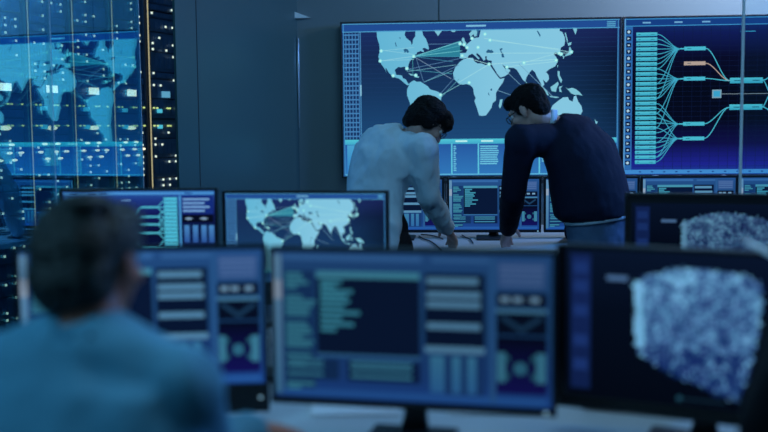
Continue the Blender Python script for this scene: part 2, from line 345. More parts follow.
def pic_nodes(c):                     # units: 624..904 x 16.5..176
    c.grad(624, 16, 904, 177, [(0, (20, 52, 116)), (.1, (16, 28, 86)), (.25, (8, 12, 40)), (.45, (4, 10, 26)), (.65, (5, 10, 30)), (.8, (14, 16, 70)), (.93, (28, 36, 140)), (1, (26, 60, 140))], 0)
    for i in range(28): c.rect(634, 30+i*5.1, 902, 30.25+i*5.1, (16, 30, 70), 1)
    for i in range(26): c.rect(664+i*9, 26, 664.3+i*9, 171, (14, 26, 62), 1)
    c.rect(624.5, 17.8, 903, 24, (22, 62, 130), 2)
    for y in (17, 24): c.rect(624.5, y, 903.5, y+.8, (60, 146, 200), 3)
    for x in (642, 673, 700, 790, 830): c.rect(x, 20.4, x+8, 21.9, (110, 170, 210), 3)
    c.rect(624.5, 25, 632.5, 171, (44, 104, 172), 2); c.rect(624.5, 17, 625.6, 176, (90, 160, 210), 3)
    for i in range(22):
        y = 28+i*6.7
        if y > 168: break
        c.rect(626.3, y, 631, y+4.4, (10, 22, 56), 3)
        k = i % 4
        if k == 0: c.dot(628.6, y+2.2, 1.5, (170, 205, 225), 4)
        elif k == 1: c.face([(627.4, y+1), (627.4, y+3.4), (630, y+2.2)], (170, 205, 225), 4)
        elif k == 2: c.rect(627.6, y+1.6, 629.8, y+3, (170, 205, 225), 4)
        else: c.face([(628.6, y+3.5), (630, y+1), (627.3, y+1)], (170, 205, 225), 4)
    T = (70, 182, 206)
    ys = [33+i*5.02 for i in range(27)]
    for y in ys:
        c.rect(636, y-1.9, 656.5, y+1.8, (82, 194, 214), 4, (52, 158, 190)); c.rect(638, y-.3, 640, y+.3, (20, 70, 90), 5); c.rect(650, y-.3, 654, y+.3, (40, 120, 140), 5)
    tg = (48, 78.5, 124.5, 139.5)
    for i, y in enumerate(ys):
        k = min(3, int(i/6.8))
        for q in ({0: (0,), 1: (0, 1), 2: (1, 3), 3: (2, 3)}[k] if i % 3 == 1 else (k,)):
            c.curve((656.5, y), (679, tg[q]), .75, (62, 166, 196), 3)
    for y, col in ((48, T), (63, (176, 158, 148)), (78.5, T), (124.5, T), (139.5, T)):
        c.rect(683, y-1.9, 704, y+1.9, col, 4); c.rect(679, y-.7, 683, y+.7, col if y != 63 else (20, 20, 40), 4)
        c.rect(686, y-.3, 690, y+.3, (20, 70, 90), 5)
    for a in (48, 78.5): c.curve((704, a), (728, 81), .9, T)
    c.curve((704, 63), (728, 81), .8, (180, 160, 150))
    for a in (124.5, 139.5): c.curve((704, a), (728, 108), .9, T)
    for y in (81, 108):
        c.rect(728, y-2.8, 760, y+2.8, (76, 188, 210), 4, (50, 156, 186)); c.rect(732, y-.4, 740, y+.4, (20, 80, 100), 5); c.rect(750, y-.4, 757, y+.4, (20, 80, 100), 5)
        c.curve((760, y), (768, 94.5), .9, T); c.curve((760, y), (785, y-22 if y < 90 else y+22), 1, T)
        c.rect(785, (y-22 if y < 90 else y+22)-2.5, 812, (y-22 if y < 90 else y+22)+2.5, T, 4)
    c.rect(711, 90, 720, 98.5, (120, 160, 180), 4); c.rect(712.3, 91.3, 718.7, 97.2, (56, 160, 200), 5)
    c.rect(720, 94.2, 800, 94.7, (130, 150, 165), 3); c.rect(737, 31.2, 752, 31.8, (60, 170, 210), 3); c.dot(768, 94.5, 2.2, (120, 220, 230), 5)
    for i in range(14): c.rect(850, 40+i*8, 872+(i*7) % 20, 44+i*8, T, 3)
    c.rect(624.5, 171.3, 903.5, 175.6, (62, 136, 204), 4)
    for x in range(640, 900, 12): c.rect(x, 172.9, x+2.2, 174, (20, 60, 130), 5)

def pic_console(c, k=1.0):            # units: 0..275 x 0..153, the analysis console
    g = lambda *a: (a[0]*k, (a[1]*.95)*k, (a[2]*.95)*k)
    c.grad(0, 0, 275, 153, [(0, g(36, 84, 146)), (.15, g(32, 78, 134)), (.5, g(28, 72, 122)), (.85, g(26, 66, 132)), (1, g(28, 76, 156))], 0)
    c.rect(0, 3, 8, 150, g(96, 150, 190), 2, g(60, 120, 165)); c.rect(0, 30, 8, 50, g(140, 170, 195), 3)
    c.rect(10, 3, 150, 9, g(52, 108, 172), 2); c.rect(160, 4, 215, 9, g(50, 104, 165), 2)
    c.rect(10, 20, 42, 148, g(22, 58, 108), 1)
    y = 22
    random.seed(3)
    while y < 142:
        w = 12+random.random()*19
        c.rect(12, y, 12+w, y+3.2, g(58, 140, 166), 2); y += 4.6 if random.random() < .8 else 10
    c.rect(44, 20, 148, 27, g(66, 148, 178), 3); c.rect(44, 27, 148, 106, g(9, 26, 58), 2)
    for y, w in ((31, 22), (36, 16), (41, 33), (46, 27), (51, 30), (57, 24), (63, 40), (69, 22), (75, 34), (81, 16)):
        c.rect(48, y-2, 48+w, y+2, g(58, 146, 174), 3)
    c.rect(44, 106, 148, 109, g(50, 110, 160), 3)
    c.rect(12, 112, 66, 134, g(18, 50, 96), 2); c.rect(75, 112, 148, 134, g(12, 34, 76), 2)
    for y in (113, 119, 127): c.rect(14, y, 50, y+3, g(56, 132, 162), 3); c.rect(78, y, 140, y+3.4, g(58, 134, 166), 3)
    c.rect(153, 20, 211, 100, g(8, 24, 54), 2)
    for y, x in ((24, 205), (38, 207), (48, 207), (70, 207), (94, 211)): c.rect(153 if y > 90 else 155, y, x, y+7, g(84, 144, 184), 3)
    for x in (158, 179, 194): c.rect(x, 104, x+(14 if x == 158 else 9), 142, g(56, 128, 170), 3, g(44, 108, 170))
    c.rect(172, 101, 211, 146, g(24, 60, 116), 1)
    c.rect(216, 4, 222, 150, g(40, 92, 150), 2)
    c.rect(224, 8, 268, 34, g(62, 100, 158), 2, g(48, 88, 146))
    for i in range(4): c.rect(226, 12+i*5.4, 266, 13.4+i*5.4, g(84, 124, 176), 3)
    c.rect(222, 38, 270, 52, g(10, 22, 48), 2)
    for x in (226, 238, 254): c.rect(x, 42, x+9, 47, g(110, 160, 195), 3)
    c.rect(222, 54, 270, 58, g(66, 128, 168), 3); c.rect(222, 58, 270, 80, g(6, 16, 38), 2)
    for p in ([(228, 60), (246, 72), (264, 60), (266, 64), (246, 78), (226, 64)],): c.poly(p, g(26, 62, 96), 3)
    c.rect(222, 82, 270, 140, g(5, 12, 32), 2, g(18, 20, 92))
    c.rect(223, 98, 231, 128, g(58, 130, 162), 3); c.rect(260, 98, 269, 128, g(58, 130, 162), 3); c.dot(245, 114, 7, g(44, 110, 140), 3)
    for a in ((232, 104), (232, 122), (258, 104), (258, 122)): c.dot(a[0], a[1], 3.4, g(36, 96, 120), 3)
    c.rect(10, 144, 270, 151, g(36, 92, 168), 2)
    random.seed(7)

def inside(x, y, P):
    r = False; j = len(P)-1
    for i in range(len(P)):
        if (P[i][1] > y) != (P[j][1] > y) and x < (P[j][0]-P[i][0])*(y-P[i][1])/(P[j][1]-P[i][1])+P[i][0]: r = not r
        j = i
    return r
def pic_scan(c, bright=1.0, seed=1, stretch=1.0):   # units 0..280 x 0..158, a grainy block of data
    rr = random.Random(seed)
    c.grad(0, 0, 280, 158, [(0, (8, 20, 42)), (.4, (4, 12, 28)), (1, (3, 8, 20))], 0)
    c.rect(6, 6, 27, 150, (18, 36, 84), 1, (14, 30, 72))
    for y in (14, 34, 60, 92, 118): c.rect(9, y, 24, y+12, (24, 48, 104), 2)
    c.rect(44, 27, 66, 32, (70, 104, 146), 2)
    P = [(71, 32), (84, 24), (112, 15), (140, 13), (186, 20), (197, 28), (196, 60), (190, 95), (183, 128), (176, 146), (158, 143), (140, 134), (118, 128), (96, 118), (80, 108), (74, 98)]
    st = 2.2
    for j in range(int(158/st)):
        for i in range(int(290/st)):
            x, y = i*st, j*st
            if not inside(x+rr.uniform(-2, 2), y+rr.uniform(-2, 2), P): continue
            n = noise.noise(V((x*.09, y*.09, seed)))*.5+noise.noise(V((x*.3, y*.3, seed+5)))*.5+rr.uniform(-.32, .32)
            edge = .3 if x < 88 or y < 30 or x > 178 else 0
            if x < 79+(y-25)*.05: n = .45
            v = max(.04, min(1, .36+n*.85+edge*.5-(.5 if y > 98 and rr.random() < .65 else 0)+.22*math.exp(-((x-118)**2+(y-40)**2)/900)))
            b = V((8, 34, 84)).lerp(V((112, 184, 220)), v)*bright
            b += V((12, 0, 8))*rr.random()
            c.rect(x, y, x+st, y+st, tuple(b), 2)
    c.dot(120, 150, 3, (30, 70, 90), 2); c.rect(124, 149, 165, 151, (18, 40, 56), 2)

def pic_graph_small(c):               # units 0..162 x 0..91
    c.grad(0, 0, 162, 91, [(0, (40, 92, 168)), (.1, (30, 56, 130)), (.25, (18, 28, 88)), (.5, (8, 18, 50)), (1, (12, 22, 70))], 0)
    c.rect(1, 1, 161, 4, (70, 140, 206), 2)
    for x in (8, 28, 40, 130): c.rect(x, 1.8, x+8, 3, (20, 60, 130), 3)
    c.rect(2, 5, 5.5, 88, (60, 128, 190), 2); c.rect(7, 6, 20, 90, (66, 170, 200), 2, (40, 120, 170))
    T = (84, 196, 220)
    for i in range(20): c.rect(108, 7+i*3.9, 122, 10.2+i*3.9, (88, 200, 222), 3, (62, 170, 206))
    for k, y in enumerate((17, 27, 35, 44, 58, 70)):
        c.line([(84, y), (100, y)], 1.6, T, 3); c.curve((84, y), (70, 40), 1, T, 3)
        for q in (-6, 0, 6): c.curve((100, y), (108, y+q), .8, T, 3)
    for k in range(5): c.curve((20, 12+k*15), (45, 20+k*10), .8, T, 3); c.curve((45, 20+k*10), (70, 40), .8, T, 3)
    c.rect(63, 9, 73, 10, (120, 170, 220), 3)
    c.rect(124, 5, 126, 90, (70, 150, 210), 3); c.rect(127, 5, 160, 24, (20, 44, 120), 2)
    for i in range(4): c.rect(128, 8+i*4, 156-(i % 2)*5, 9.8+i*4, (120, 170, 220), 3)
    c.rect(127, 25, 160, 33, (6, 12, 30), 2)
    for x in (129, 145): c.poly([(x, 29), (x+5, 27.6), (x+10, 29), (x+5, 30.4)], (130, 160, 190), 3)
    c.rect(127, 34, 160, 89, (10, 26, 70), 2)
    for x in (129, 138, 147, 155): c.rect(x, 36, x+5.5, 54, (70, 130, 190), 3, (40, 80, 150)); c.rect(x, 58, x+5.5, 86, (50, 120, 170), 3)

# ------------------------------------------------------------------ a desk monitor
def monitor(label, loc, rz, w, h, bottom, pic, units, chin=.014, rim=.010, group=None, smat=None, base_w=.24, led=(0.44, .5)):
    """loc: where its foot stands; bottom: height of the casing's lower edge above the desk"""
    t = thing('monitor', label, 'monitor', loc, rz, group)
    bm = bmesh.new()
    W, H = w/2, h
    box(bm, -W, W, .004, .030, bottom, bottom+H, .004)
    box(bm, -W, W, -.006, .006, bottom, bottom+chin, .0015)
    box(bm, -W, W, -.006, .006, bottom+H-rim, bottom+H, .0015)
    box(bm, -W, -W+rim, -.006, .006, bottom+chin, bottom+H-rim, .0015)
    box(bm, W-rim, W, -.006, .006, bottom+chin, bottom+H-rim, .0015)
    box(bm, -W*.55, W*.55, .028, .055, bottom+H*.2, bottom+H*.75, .012)
    obj('casing', bm, M_BEZEL, t)
    sw, sh = w-2*rim, h-chin-rim
    c = Canvas(*units, sw, sh); pic(c)
    c.build('screen', t, (0, .0035, bottom+chin+sh/2), smat or M_SCREEN)
    bm = bmesh.new()
    loft(bm, [(V((0, .06, 0.008)), V((1, 0, 0)), V((0, 1, 0)), .034, .018), (V((0, .075, bottom*.6)), V((1, 0, 0)), V((0, 1, 0)), .027, .014), (V((0, .060, bottom+H*.35)), V((1, 0, 0)), V((0, 1, 0)), .027, .014)], 16, .6)
    obj('stand_neck', bm, M_STAND, t, True)
    bm = bmesh.new(); box(bm, -base_w/2, base_w/2, -.12, .09, 0, .012, .005); obj('stand_base', bm, M_STAND, t)
    bm = bmesh.new(); box(bm, W*.93-.004, W*.93+.004, -.0075, -.0055, bottom+chin*led[1]-.003, bottom+chin*led[1]+.003, .001)
    obj('power_light', bm, emis('power_led', (.25, .5, .7), 1), t)
    return t

# ================================================================== THE ROOM
WY = 6.7
gl_n = V((math.cos(R(-7)), math.sin(R(-7)), 0))     # normal of the left glass wall (points into the room)
gl_d = V((-gl_n.y, gl_n.x, 0))                      # along it, away from the camera
def on_glass(px, off=0):                            # floor point of the glass plane seen at column px
    v = ray(px, 131); k = (-2.215+off - CAM.dot(gl_n))/v.dot(gl_n); p = CAM+v*k; return V((p.x, p.y))
G_END = on_glass(178); G142 = on_glass(142); G55 = on_glass(54); CORNER = atY(299, 131, WY).xy
G_NEAR = G142 - gl_d.xy*3.2
bm = bmesh.new(); prism(bm, [(CORNER.x, WY), (4.2, WY), (4.2, WY+.12), (CORNER.x-.05, WY+.12)], 0, 2.95); struct('wall_back', bm, M_WALL)
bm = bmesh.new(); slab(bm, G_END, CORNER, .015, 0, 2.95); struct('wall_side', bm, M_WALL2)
bm = bmesh.new(); prism(bm, [(4.2, -1.5), (4.32, -1.5), (4.32, WY+.12), (4.2, WY+.12)], 0, 2.95); struct('wall_right', bm, M_WALL)
bm = bmesh.new(); box(bm, -5.5, 4.32, -1.5, 10, -.1, 0); struct('floor', bm, M_FLOOR)
bm = bmesh.new(); box(bm, -5.5, 4.32, -1.5, 10, 2.95, 3.05); struct('ceiling', bm, M_CEIL)
bm = bmesh.new(); box(bm, -5.5, -1.0, 9.2, 9.3, 0, 2.95); struct('wall_server_room', bm, M_RACK)
bm = bmesh.new(); box(bm, -4.6, -4.5, -1.5, 9.2, 0, 2.95); struct('wall_left', bm, M_RACK)
# seams and trims, with a metal sliver for the corner highlight
s = atY(439, 10, WY); bm = bmesh.new(); box(bm, s.x-.003, s.x+.003, WY-.002, WY+.001, 0, 2.95); struct('trim_1', bm, M_SEAM)
v = ray(199, 131); sd = (CORNER-G_END).normalized()
# intersect column 199 with the side wall
nrm = V((sd.y, -sd.x)); k = (G_END.dot(nrm))/(V((v.x, v.y)).dot(nrm)); sp = V((v.x, v.y))*k
bm = bmesh.new(); slab(bm, sp+nrm*.002-sd*.003, sp+nrm*.002+sd*.003, .004, 0, 2.95); struct('trim_2', bm, M_SEAM)
bm = bmesh.new()
pz0, pz1 = atY(298, 128, WY-.02).z, atY(298, 38, WY-.02).z
frust(bm, (CORNER.x+.004, WY-.012, pz0), (CORNER.x+.004, WY-.012, (pz0*.3+pz1*.7)), .002, .009, 10); frust(bm, (CORNER.x+.004, WY-.012, (pz0*.3+pz1*.7)), (CORNER.x+.008, WY-.012, pz1), .009, .003, 10)
struct('highlight_strip', bm, M_METAL)  # metal sliver shaped to stand in for the bright highlight in the corner
# small pale wedge standing in for a ceiling-lamp reflection high in the corner
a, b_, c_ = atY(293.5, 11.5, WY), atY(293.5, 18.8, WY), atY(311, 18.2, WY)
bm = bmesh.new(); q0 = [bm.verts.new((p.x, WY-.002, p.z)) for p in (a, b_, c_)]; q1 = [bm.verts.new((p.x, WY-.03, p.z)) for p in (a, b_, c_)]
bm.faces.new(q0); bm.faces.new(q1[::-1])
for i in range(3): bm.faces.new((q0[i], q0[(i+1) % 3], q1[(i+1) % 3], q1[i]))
tag(obj('lamp_glint_wedge', bm, mat('lamp_glint_paint', (.75, .85, .9), .4, noise_amt=.03)), 'small pale triangle standing in for a lamp reflection high in the corner left of the world map display', 'reflection')

# glass wall on the left: three panes with bright cut edges
def pane(name, p, q, m=M_GLASS, edge=True):
    bm = bmesh.new(); slab(bm, p, q, .010, 0, 2.95); o = struct(name, bm, m)
    if edge:
        d = (V(q)-V(p)).normalized(); bm = bmesh.new(); slab(bm, V(q)+d*.0005, V(q)+d*.004, .012, 0, 2.95); e = obj('pane_edge', bm, M_EDGE, o); 
    return o
pane('window_1', G_NEAR, G55-gl_d.xy*.003)
pane('window_2', G55+gl_d.xy*.003, G142)
# partition pane on the right side of the room, cut edge towards the middle
pp = at(742, 131, 4.55)
bm = bmesh.new(); box(bm, pp.x+.004, pp.x+1.9, pp.y, pp.y+.012, 0, 2.95); w3 = struct('window_3', bm, M_GLASS_CLEAR)
bm = bmesh.new(); box(bm, pp.x-.007, pp.x+.003, pp.y-.001, pp.y+.013, 0, 2.95); obj('pane_edge', bm, M_EDGE, w3)

# ------------------------------------------------------------------ server racks behind the glass
tg = [(3, 85), (50, 88), (93, 90), (132, 91.5), (164, 93)]
hh = .285
tp = []
for px, py in tg:
    yh = 131-(px-384)*.0097
    tp.append(at(px, py, 1000*hh/(yh-py)))
A0, A1 = tp[0].xy, tp[-1].xy; rd = (A1-A0).normalized(); pitch = (A1-A0).length/4
RZ = math.atan2(rd.y, rd.x); RW = pitch*.97
LED_C = emis('led_cool', (.50, .62, .52), 1.7); LED_G = emis('led_green', (.45, .60, .20), 1.5); REFL_W = emis('warm_reflection_glow', (.85, .78, .50), 1.9); LED_D = emis('rack_display', (.06, .42, .55), 1.2)
PL = [emis('plate_glow', (.84, .78, .60), 2.4), emis('plate_blue', (.10, .34, .52), 1)]
def rack(i):
    p = A0+rd*pitch*i
    labels = ['leftmost server rack behind the glass wall, its label plate cut by the photo edge', 'server rack second from the left behind the glass wall', 'middle server rack behind the glass wall with white label plate',
              'server rack behind the glass right under the reflected Americas', 'rightmost server rack seen past the edge of the glass wall']
    t = thing('server_rack', labels[i], 'server rack', (p.x, p.y, 0), RZ, 'server racks behind the glass wall')
    h = 2.55; w = RW/2; rr = random.Random(40+i)
    bm = bmesh.new()
    box(bm, -w, w, .03, .85, 0, h); box(bm, -w, -w+.025, -.01, .04, 0, h, .003); box(bm, w-.025, w, -.01, .04, 0, h, .003); box(bm, -w, w, -.01, .04, h-.06, h, .003); box(bm, -w, w, -.01, .04, 0, .08, .003)
    obj('cabinet', bm, M_RACK, t)
    z = .1
    hs = []
    while z < h-.12:
        u = rr.choice((.044, .089, .133, .133)); hs.append((z, u)); z += u+.006
    for z, u in hs:
        bm = bmesh.new(); d0 = rr.choice((0, .006, .012))
        box(bm, -w+.03, w-.03, d0, .05, z, z+u, .003)
        n = 5
        for k in range(n): x = -w+.05+k*(2*w-.1)/n; box(bm, x, x+(2*w-.1)/n*.82, d0-.004, d0+.002, z+u*.2, z+u*.8)
        obj('server_unit', bm, M_UNIT, t)
    # status lights: small lit beads in columns
    bm = bmesh.new(); bg = bmesh.new()
    zz = lambda py: 1.46+(132.5-py)*.0069
    cols = [-w*.72, -w*.3, w*.12, w*.55]
    sz = .0056
    for j in range(-2, 50):
        py = j*6
        if 84 < py < 132: continue
        for x in cols:
            if rr.random() < (.34 if py > 132 else .28): box(bm, x-sz, x+sz, -.018, -.010, zz(py)-sz*1.2, zz(py)+sz*1.2)
    for py in (107, 125):
        for x in (-w*.75, -w*.55, w*.1, w*.25, w*.7): box(bg, x-.007, x+.007, -.018, -.010, zz(py)-.005, zz(py)+.005)
    o = obj('status_lights', bm, LED_C, t); o['kind'] = 'stuff'
    obj('activity_lights', bg, LED_G, t)['kind'] = 'stuff'
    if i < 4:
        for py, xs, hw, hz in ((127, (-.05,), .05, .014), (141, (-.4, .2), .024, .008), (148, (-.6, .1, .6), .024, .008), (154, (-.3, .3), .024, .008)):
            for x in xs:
                bw = bmesh.new(); ball(bw, (w*x, -.012, zz(py)), (hw, .006, hz), None, 16); obj('warm_reflection', bw, REFL_W, t, True)  # glowing ovals stand in for warm blurred reflections in the glass
    for py in (110, 126):
        bm = bmesh.new(); box(bm, -w*.55, -w*.25, -.017, -.010, zz(py)-.013, zz(py)+.013, .002); obj('status_display', bm, LED_D, t)
    bm = bmesh.new(); box(bm, -.046, .046, -.020, -.012, zz(93)-.022, zz(93)+.022, .002)
    obj('label_plate', bm, PL[0 if i < 4 else 1], t)  # label plate glows by itself to look brightly lit
    bm = bmesh.new(); box(bm, -w-.0013, -w+.0013, -.022, -.014, .3, h); obj('edge_glint', bm, M_GOLD, t)  # glowing line stands in for light caught on the rack edge
    return t
for i in range(5): rack(i)

# ------------------------------------------------------------------ wall displays
def wall_display(label, cx, w, z0, z1, pic, units, posts):
    t = thing('wall_display', label, 'display', (cx, WY-.10, z0), 0)
    h = z1-z0; W = w/2
    bm = bmesh.new()
    box(bm, -W, W, .012, .07, 0, h, .004)
    for a in ((-W, W, 0, .010), (-W, W, h-.010, h)): box(bm, a[0], a[1], -.004, .014, a[2], a[3], .002)
    for a in ((-W, -W+.010), (W-.010, W)): box(bm, a[0], a[1], -.004, .014, .009, h-.009, .002)
    obj('casing', bm, M_BEZEL, t)
    c = Canvas(*units, w-.02, h-.02); pic(c); c.build('screen', t, (0, .010, h/2), M_SCREEN)
    bm = bmesh.new(); box(bm, -.3, .3, .06, .10, h*.3, h*.7, .004); obj('wall_mount', bm, M_METAL, t)
    for x in posts:
        bm = bmesh.new(); box(bm, x-.012, x+.012, .02, .045, -.28, .02, .003); obj('support_post', bm, M_METAL, t)
    return t
tl, br = atY(340, 22, WY-.1), atY(620.5, 176.5, WY-.1)
wall_display('large wall display showing a glowing world map with connection lines', (tl.x+br.x)/2, br.x-tl.x, br.z, tl.z, pic_map, (341, 23, 620, 178), (-.3, .3))
tl2 = atY(623, 17, WY-.1)
wall_display('large wall display at right showing a branching node diagram', tl2.x+(br.x-tl.x)/2, br.x-tl.x, br.z, tl.z, pic_nodes, (624, 16.5, 904, 176.5), (-.84, -.81, -.20, .3))

# ------------------------------------------------------------------ desks
def desk(label, x0, x1, y0, y1, z, rz=0, legs=(0, .5, 1)):
    t = thing('desk', label, 'desk', ((x0+x1)/2, (y0+y1)/2, 0), rz)
    W, D = (x1-x0)/2, (y1-y0)/2
    bm = bmesh.new(); box(bm, -W, W, -D, D, z-.03, z, .004); obj('desktop', bm, M_DESK, t)
    for k in legs:
        bm = bmesh.new(); x = -W+.05+(2*W-.1)*k; box(bm, x-.02, x+.02, -D+.06, D-.06, 0, z-.03, .004); obj('leg', bm, M_DESKLEG, t)
    bm = bmesh.new(); box(bm, -W+.07, W-.07, D-.10, D-.08, .25, z-.032, .003); obj('back_panel', bm, M_DESKLEG, t)
    return t
D1, D2, D3 = .76, .76, .84
desk('long pale front desk under the three large blurred monitors', -1.25, 1.75, 1.82, 2.72, D1)
desk('pale middle desk carrying the map monitor', -1.35, 1.9, 2.92, 3.98, D2)
desk('high pale desk by the wall where the two standing men lean', -.55, 3.1, 5.19, 6.56, D3, legs=(0, .35, .7, 1))

# monitors: front row
def place(px, d, z): p = at(px, 131, d); return (p.x, p.y, z)
def zb(py, d): return 1.46-(py-131)*d/1000
U = (0, 0, 275, 153)
monitor('large blurred monitor in the front row behind the blue-shirted man\'s head', place(137.5, 2.35, D1), R(8), .592, (418-245)*2.35/1000, zb(418, 2.35)-D1, lambda c: pic_console(c, .93), U, chin=.070, group=None, led=(.44, .52))
monitor('large blurred monitor in the middle of the front row with a dark code window', place(407.5, 2.2, D1), R(-8), .653, (415-250)*2.2/1000, zb(415, 2.2)-D1, lambda c: pic_console(c, .80), U, chin=.016, base_w=.2)
p = place(705, 2.14, D1)
monitor('large blurred dark monitor front right showing a grainy blue block', p, R(-22), .65, .380, zb(431, 2.14)-D1, pic_scan, (-5, 0, 287, 164), chin=.016)
# middle row
monitor('monitor with a node graph seen above the blue-shirted man\'s head', place(136, 3.65, D2), R(0), .592, .345, zb(186, 3.65)-.345-D2, pic_graph_small, (0, 0, 162, 91))
monitor('monitor in the middle row showing the glowing world map', place(303, 3.65, D2), R(-5), .625, .355, zb(190, 3.65)-.355-D2, pic_map, (341, 23, 620, 160))
monitor('dark monitor in the middle row at right showing a grainy blue block', place(712, 3.5, D2), R(-13), .59, .345, zb(197, 3.5)-.345-D2, lambda c: pic_scan(c, .80, 4), (-6, -12, 236, 138), smat=M_SCREEN_DIM)
# back row, five alike
px3 = [397, 494, 592, 690, 789]
lab3 = ['small monitor on the wall desk beside the white-shirted man\'s arm', 'small monitor between the two standing men with a text console', 'small monitor half hidden behind the man in the navy sweater', 'small monitor just right of the navy-sweatered man\'s waist', 'rightmost small monitor on the wall desk at the photo edge']
src = None
for px, lb in zip(px3, lab3):
    v = ray(px, 131); Y = 5.74; q = CAM+v*(Y/v.y)
    if src is None:
        src = monitor(lb, (q.x, q.y, D3), 0, .535, .318, 1.192-.318-D3, lambda c: pic_console(c, 1.0), U, chin=.016, rim=.012, group='small monitors on the wall desk', base_w=.2); o = src
    else: o = copy_tree(src)
    o.location = (q.x, q.y, D3); o['label'] = lb

# ------------------------------------------------------------------ small things on desks
def cup(px, d, z, h, label):
    p = at(px, 131, d); t = thing('paper_cup', label, 'cup', (p.x, p.y, z), 0, 'white cups on the middle desk')
    bm = bmesh.new(); lathe(bm, [(h*.27, 0), (h*.29, .002), (h*.40, h), (h*.37, h), (h*.26, .004)], 24); obj('cup_body', bm, M_CUP, t, True)
    bm = bmesh.new(); lathe(bm, [(h*.41, h*.96), (h*.42, h), (h*.36, h*1.06), (h*.02, h*1.06)], 24); obj('lid', bm, M_CUP, t, True)
cup(263, 3.2, D2, .055, 'small white cup seen in the gap left of the middle front monitor')
cup(557, 3.06, D2, .095, 'tall white cup seen in the gap right of the middle front monitor')
def sheet(px, d, w, h, rz, label, z=D1):
    p = at(px, 131, d); bm = bmesh.new(); box(bm, -w/2, w/2, -h/2, h/2, 0, .004); o = obj('paper_stack', bm, M_PAPER); o.location = (p.x, p.y, z+.0005); o.rotation_euler = (0, 0, rz)
    tag(o, label, 'paper', 'papers on the front desk')
sheet(352, 2.47, .22, .13, .1, 'white papers on the front desk left of the middle monitor stand')
sheet(500, 2.46, .24, .13, -.05, 'white papers on the front desk right of the middle monitor stand')
sheet(236, 2.44, .10, .12, .15, 'small white paper on the front desk right of the seated man\'s sleeve')
# black desktop computer behind the dark monitor
p = at(640, 131, 2.50)
t = thing('desktop_computer', 'low black desktop computer on the desk under the dark front monitor', 'computer', (p.x, p.y, D1), R(-12))
bm = bmesh.new(); box(bm, -.125, .125, -.1, .1, .004, .075, .006); obj('case', bm, M_BEZEL, t)
bm = bmesh.new(); box(bm, -.11, -.02, -.104, -.099, .045, .055); obj('disc_slot', bm, M_STAND, t)
bm = bmesh.new(); box(bm, .09, .104, -.104, -.099, .03, .044, .002); obj('power_button', bm, M_METAL, t)
# keyboard under the seated man's hand
kb = at(290, 131, 2.03)
t = thing('keyboard', 'white keyboard under the seated blue-shirted man\'s right hand', 'keyboard', (kb.x, kb.y, D1), R(2))
bm = bmesh.new(); box(bm, -.21, .21, -.06, .06, .001, .014, .004); obj('key_bed', bm, M_KEY, t)
bm = bmesh.new()
for r_ in range(5):
    for k in range(15): box(bm, -.20+k*.0268, -.20+k*.0268+.022, -.052+r_*.021, -.052+r_*.021+.017, .013, .018, .001)
obj('keys', bm, M_PAPER, t)['kind'] = 'stuff'
# cables on and above the wall desk
def cable(pts, r, label, m=M_CABLE, grp='cables around the wall desk'):
    bm = bmesh.new(); tube(bm, pts, r); tag(obj('cable', bm, m), label, 'cable', grp)
zc = D3+.006
C_ = lambda l, z=zc: [atZ(px, py, z) for px, py in l]
cable(C_([(419, 236), (424, 239), (430, 241), (436, 245), (441, 250)]), .004, 'thin black cable lying on the wall desk left of the white-shirted man\'s hand')
cable(C_([(421, 234.5), (428, 235), (436, 236.5), (443, 239)]), .0035, 'second thin black cable lying beside the white-shirted man\'s wrist')
cable(C_([(462, 235), (466, 237.5), (470, 239), (473, 243)]), .0035, 'short looping cable left of the centre monitor stand')
cable([at(437, 184, 6.36), at(439, 196, 6.34), at(436, 208, 6.32), at(441, 220, 6.3), at(438, 231, 6.26)], .010, 'thick grey cable bundle hanging between monitors right of the white-shirted arm', M_CABLE2)
cable([at(446, 184, 6.36), at(446, 196, 6.34), at(447, 210, 6.3), at(445, 231, 6.24)], .005, 'thin dark cable hanging beside the grey cable bundle')
# cable tray under the displays
p0, p1 = atY(430, 179, 6.5), atY(840, 179, 6.5)
t = thing('cable_tray', 'dark cable tray running under both wall displays', 'cable tray', ((p0.x+p1.x)/2, 6.5, p0.z-.03), 0)
wd = (p1.x-p0.x)/2
bm = bmesh.new(); box(bm, -wd, wd, -.03, .03, 0, .006); box(bm, -wd, wd, -.032, -.028, 0, .022); obj('tray', bm, M_STAND, t)
rr = random.Random(5)
for k in range(16):
    x = -wd+.1+k*(2*wd-.3)/16; bm = bmesh.new()
    tube(bm, [(x, 0, .012), (x+.05, -.01, .035+rr.random()*.01), (x+.12, 0, .02), (x+.18, .01, .034), (x+.24, 0, .012)], .007); obj('tray_cable', bm, M_CABLE2 if k % 3 == 0 else M_CABLE, t)
for k in (-.9, 0, .9):
    bm = bmesh.new(); box(bm, wd*k-.012, wd*k+.012, -.028, -.010, D3-(p0.z-.03), 0); obj('tray_leg', bm, M_STAND, t)

# ================================================================== PEOPLE
def basis(forward, up=(0, 0, 1)):
    f = V(forward).normalized(); x = f.cross(V(up)).normalized(); u = x.cross(f); return Matrix((x, f, u)).transposed()  # x = their right

